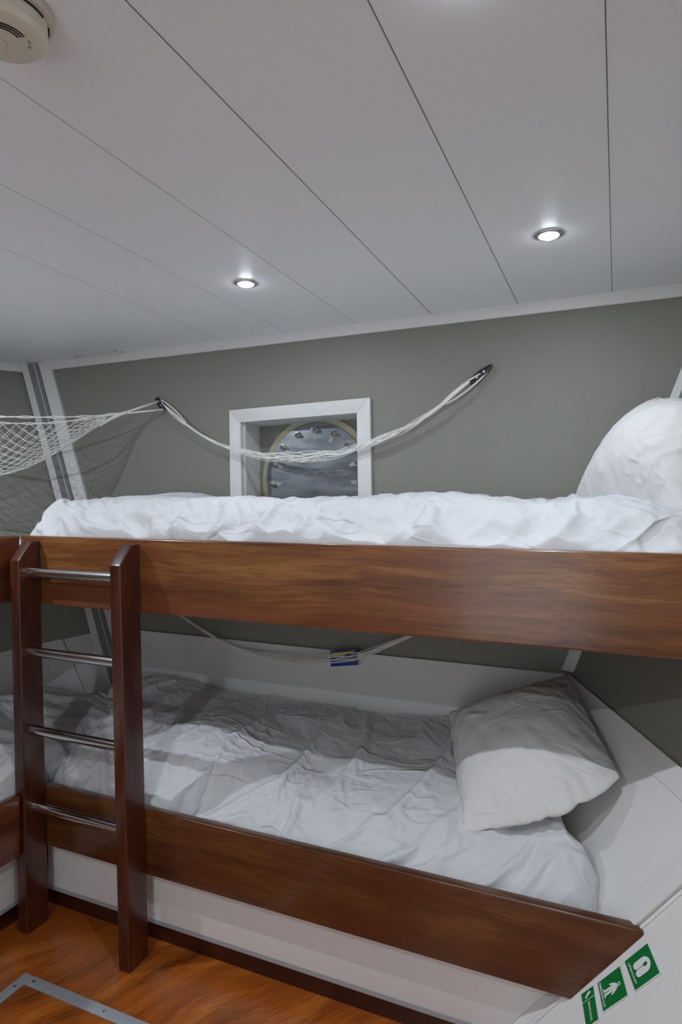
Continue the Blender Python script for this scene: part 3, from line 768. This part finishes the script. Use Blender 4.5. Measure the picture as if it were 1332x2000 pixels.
for t in (0.0, 1.0):
    for q in (0, 1):
        ropes.append([net_pt(0.10+0.82*k/60, t)+V3(0, 0, 0.003*q+0.0025*math.sin(k*1.1+q*3+t)) for k in range(61)])
tube('edge_rope', ropes, 0.0024, 'cord', net1, 6)
gp = net_pt(0.10, 0.5)
br = []
for k in range(7):
    a = k*0.9; br.append([net_pt(0.10+0.08*j/10, 0.5)*(1-0.0)+V3(0, 0, (0.006*math.sin(a+j*0.6))) + nh*(0.006*math.cos(a+j*0.6)) for j in range(11)])
tube('braided_end', br, 0.0024, 'cord', net1, 6)
tube('cord_loop', [[gp, ck1+V3(-0.010, -0.022, 0.008)], [gp+V3(0, 0, 0.004), ck1+V3(-0.008, -0.02, 0.016)], [gp-V3(0, 0, 0.002), ck1+V3(0.022, -0.024, -0.026)], [gp-V3(0, 0, 0.005), ck1+V3(0.024, -0.024, -0.030)]], 0.0022, 'cord', net1, 6)
ge = net_pt(0.92, 0.5); tube('far_cord', [[ge, P1], [ge+V3(0, 0, 0.01), P1]], 0.0022, 'cord', net1, 6)

# lower net with the booklet in it
low_px = [(318, 1178), (355, 1203), (400, 1232), (440, 1254), (490, 1272), (560, 1284), (640, 1288), (700, 1280), (750, 1262), (797, 1243), (850, 1215)]
net3 = empty('hammock_net', on_y(560, 1284, WY-0.05), 'thin white net sagging below the upper bunk, holding a booklet', 'net', 'white storage nets')
bundle('netting', low_px, WY-0.045, None, 16, lambda t: 0.005+0.026*math.exp(-((t-0.62)/0.17)**2), 0.0013, '', net3, 3, 9, 0.02)
for (u, v), lab in (((318, 1178), 'black plastic cleat hidden behind the upper bunk board, left end of the lower net'), ((850, 1215), 'black plastic cleat hidden behind the upper bunk board, right end of the lower net')):
    pass
bk = [on_y(645, 1272, WY-0.058), on_y(696, 1268, WY-0.058), on_y(699, 1299, WY-0.058), on_y(646, 1302, WY-0.058)]
book = empty('booklet', (bk[0]+bk[2])/2, 'small blue and yellow booklet tucked in the lower net', 'booklet')
prism('cover', bk, (0, 0.006, 0), 'blue', book, 0.0006)
prism('yellow_band', [on_y(643, 1279, WY-0.0595), on_y(658, 1275, WY-0.0595), on_y(692, 1271, WY-0.0595), on_y(690, 1275, WY-0.0595), on_y(660, 1281, WY-0.0595), on_y(646, 1284, WY-0.0595)], (0, 0.001, 0), 'yellow', book)
prism('yellow_corner', [on_y(680, 1290, WY-0.0595), on_y(696, 1286, WY-0.0595), on_y(696, 1289, WY-0.0595), on_y(690, 1292, WY-0.0595)], (0, 0.001, 0), 'yellow', book)

# ------------------------------------------------------------------ safety signs on the sloping hull beside the lower board
def quad_map(TL, TR, BR, BL, off):
    q = [hit(u, v, nLO, cLO)+nLO*off for u, v in (TL, TR, BR, BL)]
    return lambda x, y, q=q: q[0]*(1-x)*y+q[1]*x*y+q[2]*x*(1-y)+q[3]*(1-x)*(1-y)    # x right, y up in the sign's own upright frame
def text_mesh(txt, name, mp, x0, y0, w_, h_, parent):
    cu = bpy.data.curves.new('t', 'FONT'); cu.body = txt; cu.size = 1; cu.resolution_u = 2; cu.offset = 0.02
    to = bpy.data.objects.new('t', cu); C.objects.link(to)
    dg = bpy.context.evaluated_depsgraph_get(); me = to.evaluated_get(dg).to_mesh()
    vs = [v.co.copy() for v in me.vertices]; fs = [list(p.vertices) for p in me.polygons]
    to.evaluated_get(dg).to_mesh_clear(); bpy.data.objects.remove(to)
    ax, bx = min(v.x for v in vs), max(v.x for v in vs); ay, by = min(v.y for v in vs), max(v.y for v in vs)
    return mk(name, [mp(x0+(v.x-ax)/(bx-ax)*w_, y0+(v.y-ay)/(by-ay)*h_) for v in vs], fs, 'signw', parent)
def sign(corn, label, builder):
    mp = quad_map(*corn, 0.0008); o = (mp(0.5, 0.5))
    s = empty('safety_sign', o, label, 'sign', 'green safety signs')
    b = 0.035
    prism('sign_plate', [mp(-b, -b), mp(1+b, -b), mp(1+b, 1+b), mp(-b, 1+b)], nLO*0.002, 'signw', s)
    mg = quad_map(*corn, 0.0030)
    prism('green_field', [mg(0, 0), mg(1, 0), mg(1, 1), mg(0, 1)], nLO*0.0003, 'green', s)
    builder(quad_map(*corn, 0.0036), s)
    return s
def poly2(name, pts, mp, s, m='signw'): return mk(name, [mp(x, y) for x, y in pts], [list(range(len(pts)))], m, s)
def arc(cx, cy, r, a0, a1, n=10, ry=None): return [(cx+r*math.cos(math.radians(a0+(a1-a0)*k/n)), cy+(ry or r)*math.sin(math.radians(a0+(a1-a0)*k/n))) for k in range(n+1)]
def b_life(mp, s):
    # vest: two rounded panels joined round the neck
    L = arc(0.5, 0.62, 0.24, 0, 180, 16, 0.24)+arc(0.37, 0.30, 0.11, 180, 360, 10)+[(0.492, 0.55)]
    # left half
    left = [(0.5, 0.86)]+arc(0.5, 0.62, 0.24, 95, 180, 8)+arc(0.375, 0.34, 0.115, 180, 360, 10)+[(0.490, 0.56), (0.44, 0.63), (0.44, 0.70), (0.47, 0.74), (0.5, 0.745)]
    right = [(1-x, y) for x, y in left]
    poly2('lifejacket_symbol', left, mp, s); poly2('lifejacket_symbol', right, mp, s)
    text_mesh('LIFEJACKET', 'lettering', mp, 0.14, 0.07, 0.72, 0.085, s)
def b_suit(mp, s):
    half = [(0.5, 0.74), (0.545, 0.73), (0.60, 0.69), (0.66, 0.58), (0.70, 0.46), (0.665, 0.43), (0.60, 0.53), (0.59, 0.50), (0.60, 0.22), (0.66, 0.19), (0.65, 0.17), (0.52, 0.17), (0.508, 0.45), (0.5, 0.46)]
    poly2('suit_symbol', half, mp, s); poly2('suit_symbol', [(1-x-0.004, y) for x, y in half], mp, s)
    ring = arc(0.5, 0.80, 0.062, 0, 360, 20, 0.07); rin = arc(0.5, 0.80, 0.032, 0, 360, 20, 0.04)
    V = [mp(x, y) for x, y in ring]+[mp(x, y) for x, y in rin]; n = len(ring)
    mk('hood_symbol', V, [[i, i+1, n+i+1, n+i] for i in range(n-1)], 'signw', s)
    text_mesh('IMMERSION SUIT', 'lettering', mp, 0.05, 0.05, 0.86, 0.085, s)
def b_smoke(mp, s):
    poly2('divider', [(0.275, 0), (0.29, 0), (0.29, 1), (0.275, 1)], mp, s)
    poly2('tick_symbol', [(0.06, 0.62), (0.11, 0.78), (0.16, 0.60), (0.23, 0.30), (0.17, 0.28), (0.10, 0.48)], mp, s)
    text_mesh('SMOKE HOOD', 'lettering', mp, 0.34, 0.42, 0.58, 0.16, s)
sign(((1266.3, 1843.5), (1290.4, 1901), (1242.5, 1935.8), (1222, 1879)), 'green sign with white lifejacket symbol, topmost of the three beside the board end', b_life)
sign(((1212.3, 1888.5), (1227.7, 1944.5), (1180, 1976.8), (1169, 1921.5)), 'green sign with white immersion suit figure, between the two other green signs', b_suit)
sign(((1160.4, 1926.6), (1170.5, 1992), (1147, 2008), (1137, 1943.3)), 'green smoke hood sign with white tick, lowest of the three at the picture bottom', b_smoke)

# ------------------------------------------------------------------ smoke detector
Rc = -0.506; tc_ = 0.943
dp = EY+FW*tc_+RT*Rc
det = empty('smoke_detector', (dp.x, dp.y, CZ), 'round cream smoke detector on the ceiling, upper left corner', 'smoke detector')
lathe('base_ring', [(0.072, 0), (0.072, 0.008), (0.069, 0.010), (0.02, 0.010)], (dp.x, dp.y, CZ-0.0005), (0, 0, -1), 'detector', det, 64)
lathe('housing', [(0.0625, 0.0095), (0.0625, 0.026), (0.0615, 0.028), (0.0625, 0.030), (0.0625, 0.034), (0.058, 0.042), (0.050, 0.045), (0.0001, 0.0455)], (dp.x, dp.y, CZ-0.0005), (0, 0, -1), 'detector', det, 64)
lathe('test_button', [(0.0085, 0.0456), (0.0085, 0.047), (0.0075, 0.0478), (0.0001, 0.048)], (dp.x-0.008, dp.y+0.004, CZ-0.0005), (0, 0, -1), 'detector', det, 24)
for r, a0, a1, zz in ((0.0632, -50, 20, 0.016), (0.0632, 40, 110, 0.016)):
    pth = [(dp.x+r*math.cos(math.radians(a)), dp.y+r*math.sin(math.radians(a)), CZ-zz) for a in range(a0, a1+1, 5)]
    tube('vent_slot', [pth], 0.0016, 'slot', det, 6)
for r in (0.026, 0.031, 0.036):
    pth = [(dp.x+r*math.cos(math.radians(a)), dp.y+r*math.sin(math.radians(a)), CZ-0.0462) for a in range(-70, 16, 5)]
    tube('sounder_slot', [pth], 0.0011, 'slot', det, 6)
tube('moulded_mark', [[(dp.x+0.022, dp.y+0.026, CZ-0.0462), (dp.x+0.026, dp.y+0.031, CZ-0.0462)], [(dp.x+0.034, dp.y+0.018, CZ-0.0462), (dp.x+0.030, dp.y+0.024, CZ-0.0462)]], 0.0011, 'stripe', det, 6)

# ------------------------------------------------------------------ recessed downlights
def downlight(x, y, label, watt=1.0):
    d = empty('downlight', (x, y, CZ), label, 'ceiling light', 'recessed downlights')
    lathe('chrome_ring', [(0.027, 0.0045), (0.031, 0.0045), (0.036, 0.003), (0.040, 0.0015), (0.040, 0.0002), (0.027, 0.0002), (0.027, 0.0045)], (x, y, CZ), (0, 0, -1), 'steel', d, 48, True, False)
    lathe('lens', [(0.0268, 0.0010), (0.025, 0.005), (0.018, 0.009), (0.0001, 0.011)], (x, y, CZ), (0, 0, -1), 'lens', d, 32)
    la = bpy.data.lights.new('lamp_light', 'AREA'); la.shape = 'DISK'; la.size = 0.03; la.energy = LAMP_W*watt; la.color = LAMP_COL
    lo_ = bpy.data.objects.new('lamp_light', la); lo_.location = (x, y, CZ-0.0125); C.objects.link(lo_); par(lo_, d)
    return d
p1 = on_z(1072, 458, CZ); p2 = on_z(480, 553, CZ)
downlight(p1.x, p1.y, 'lit chrome-ringed downlight above the upper bunk, right one', 0.18)
downlight(p2.x, p2.y, 'lit chrome-ringed downlight above the upper bunk, left one', 0.22)
downlight(-0.19, 0.86, 'lit downlight just above the top picture edge, right of the smoke detector', 0.9)
downlight(-2.32, 0.86, 'lit downlight over the left bunks, beyond the left picture edge', 1.5)
downlight(-0.9, -0.35, 'unseen downlight added behind the camera to fill the cabin with light', 1.2)  # extra lamp out of view, added as fill light
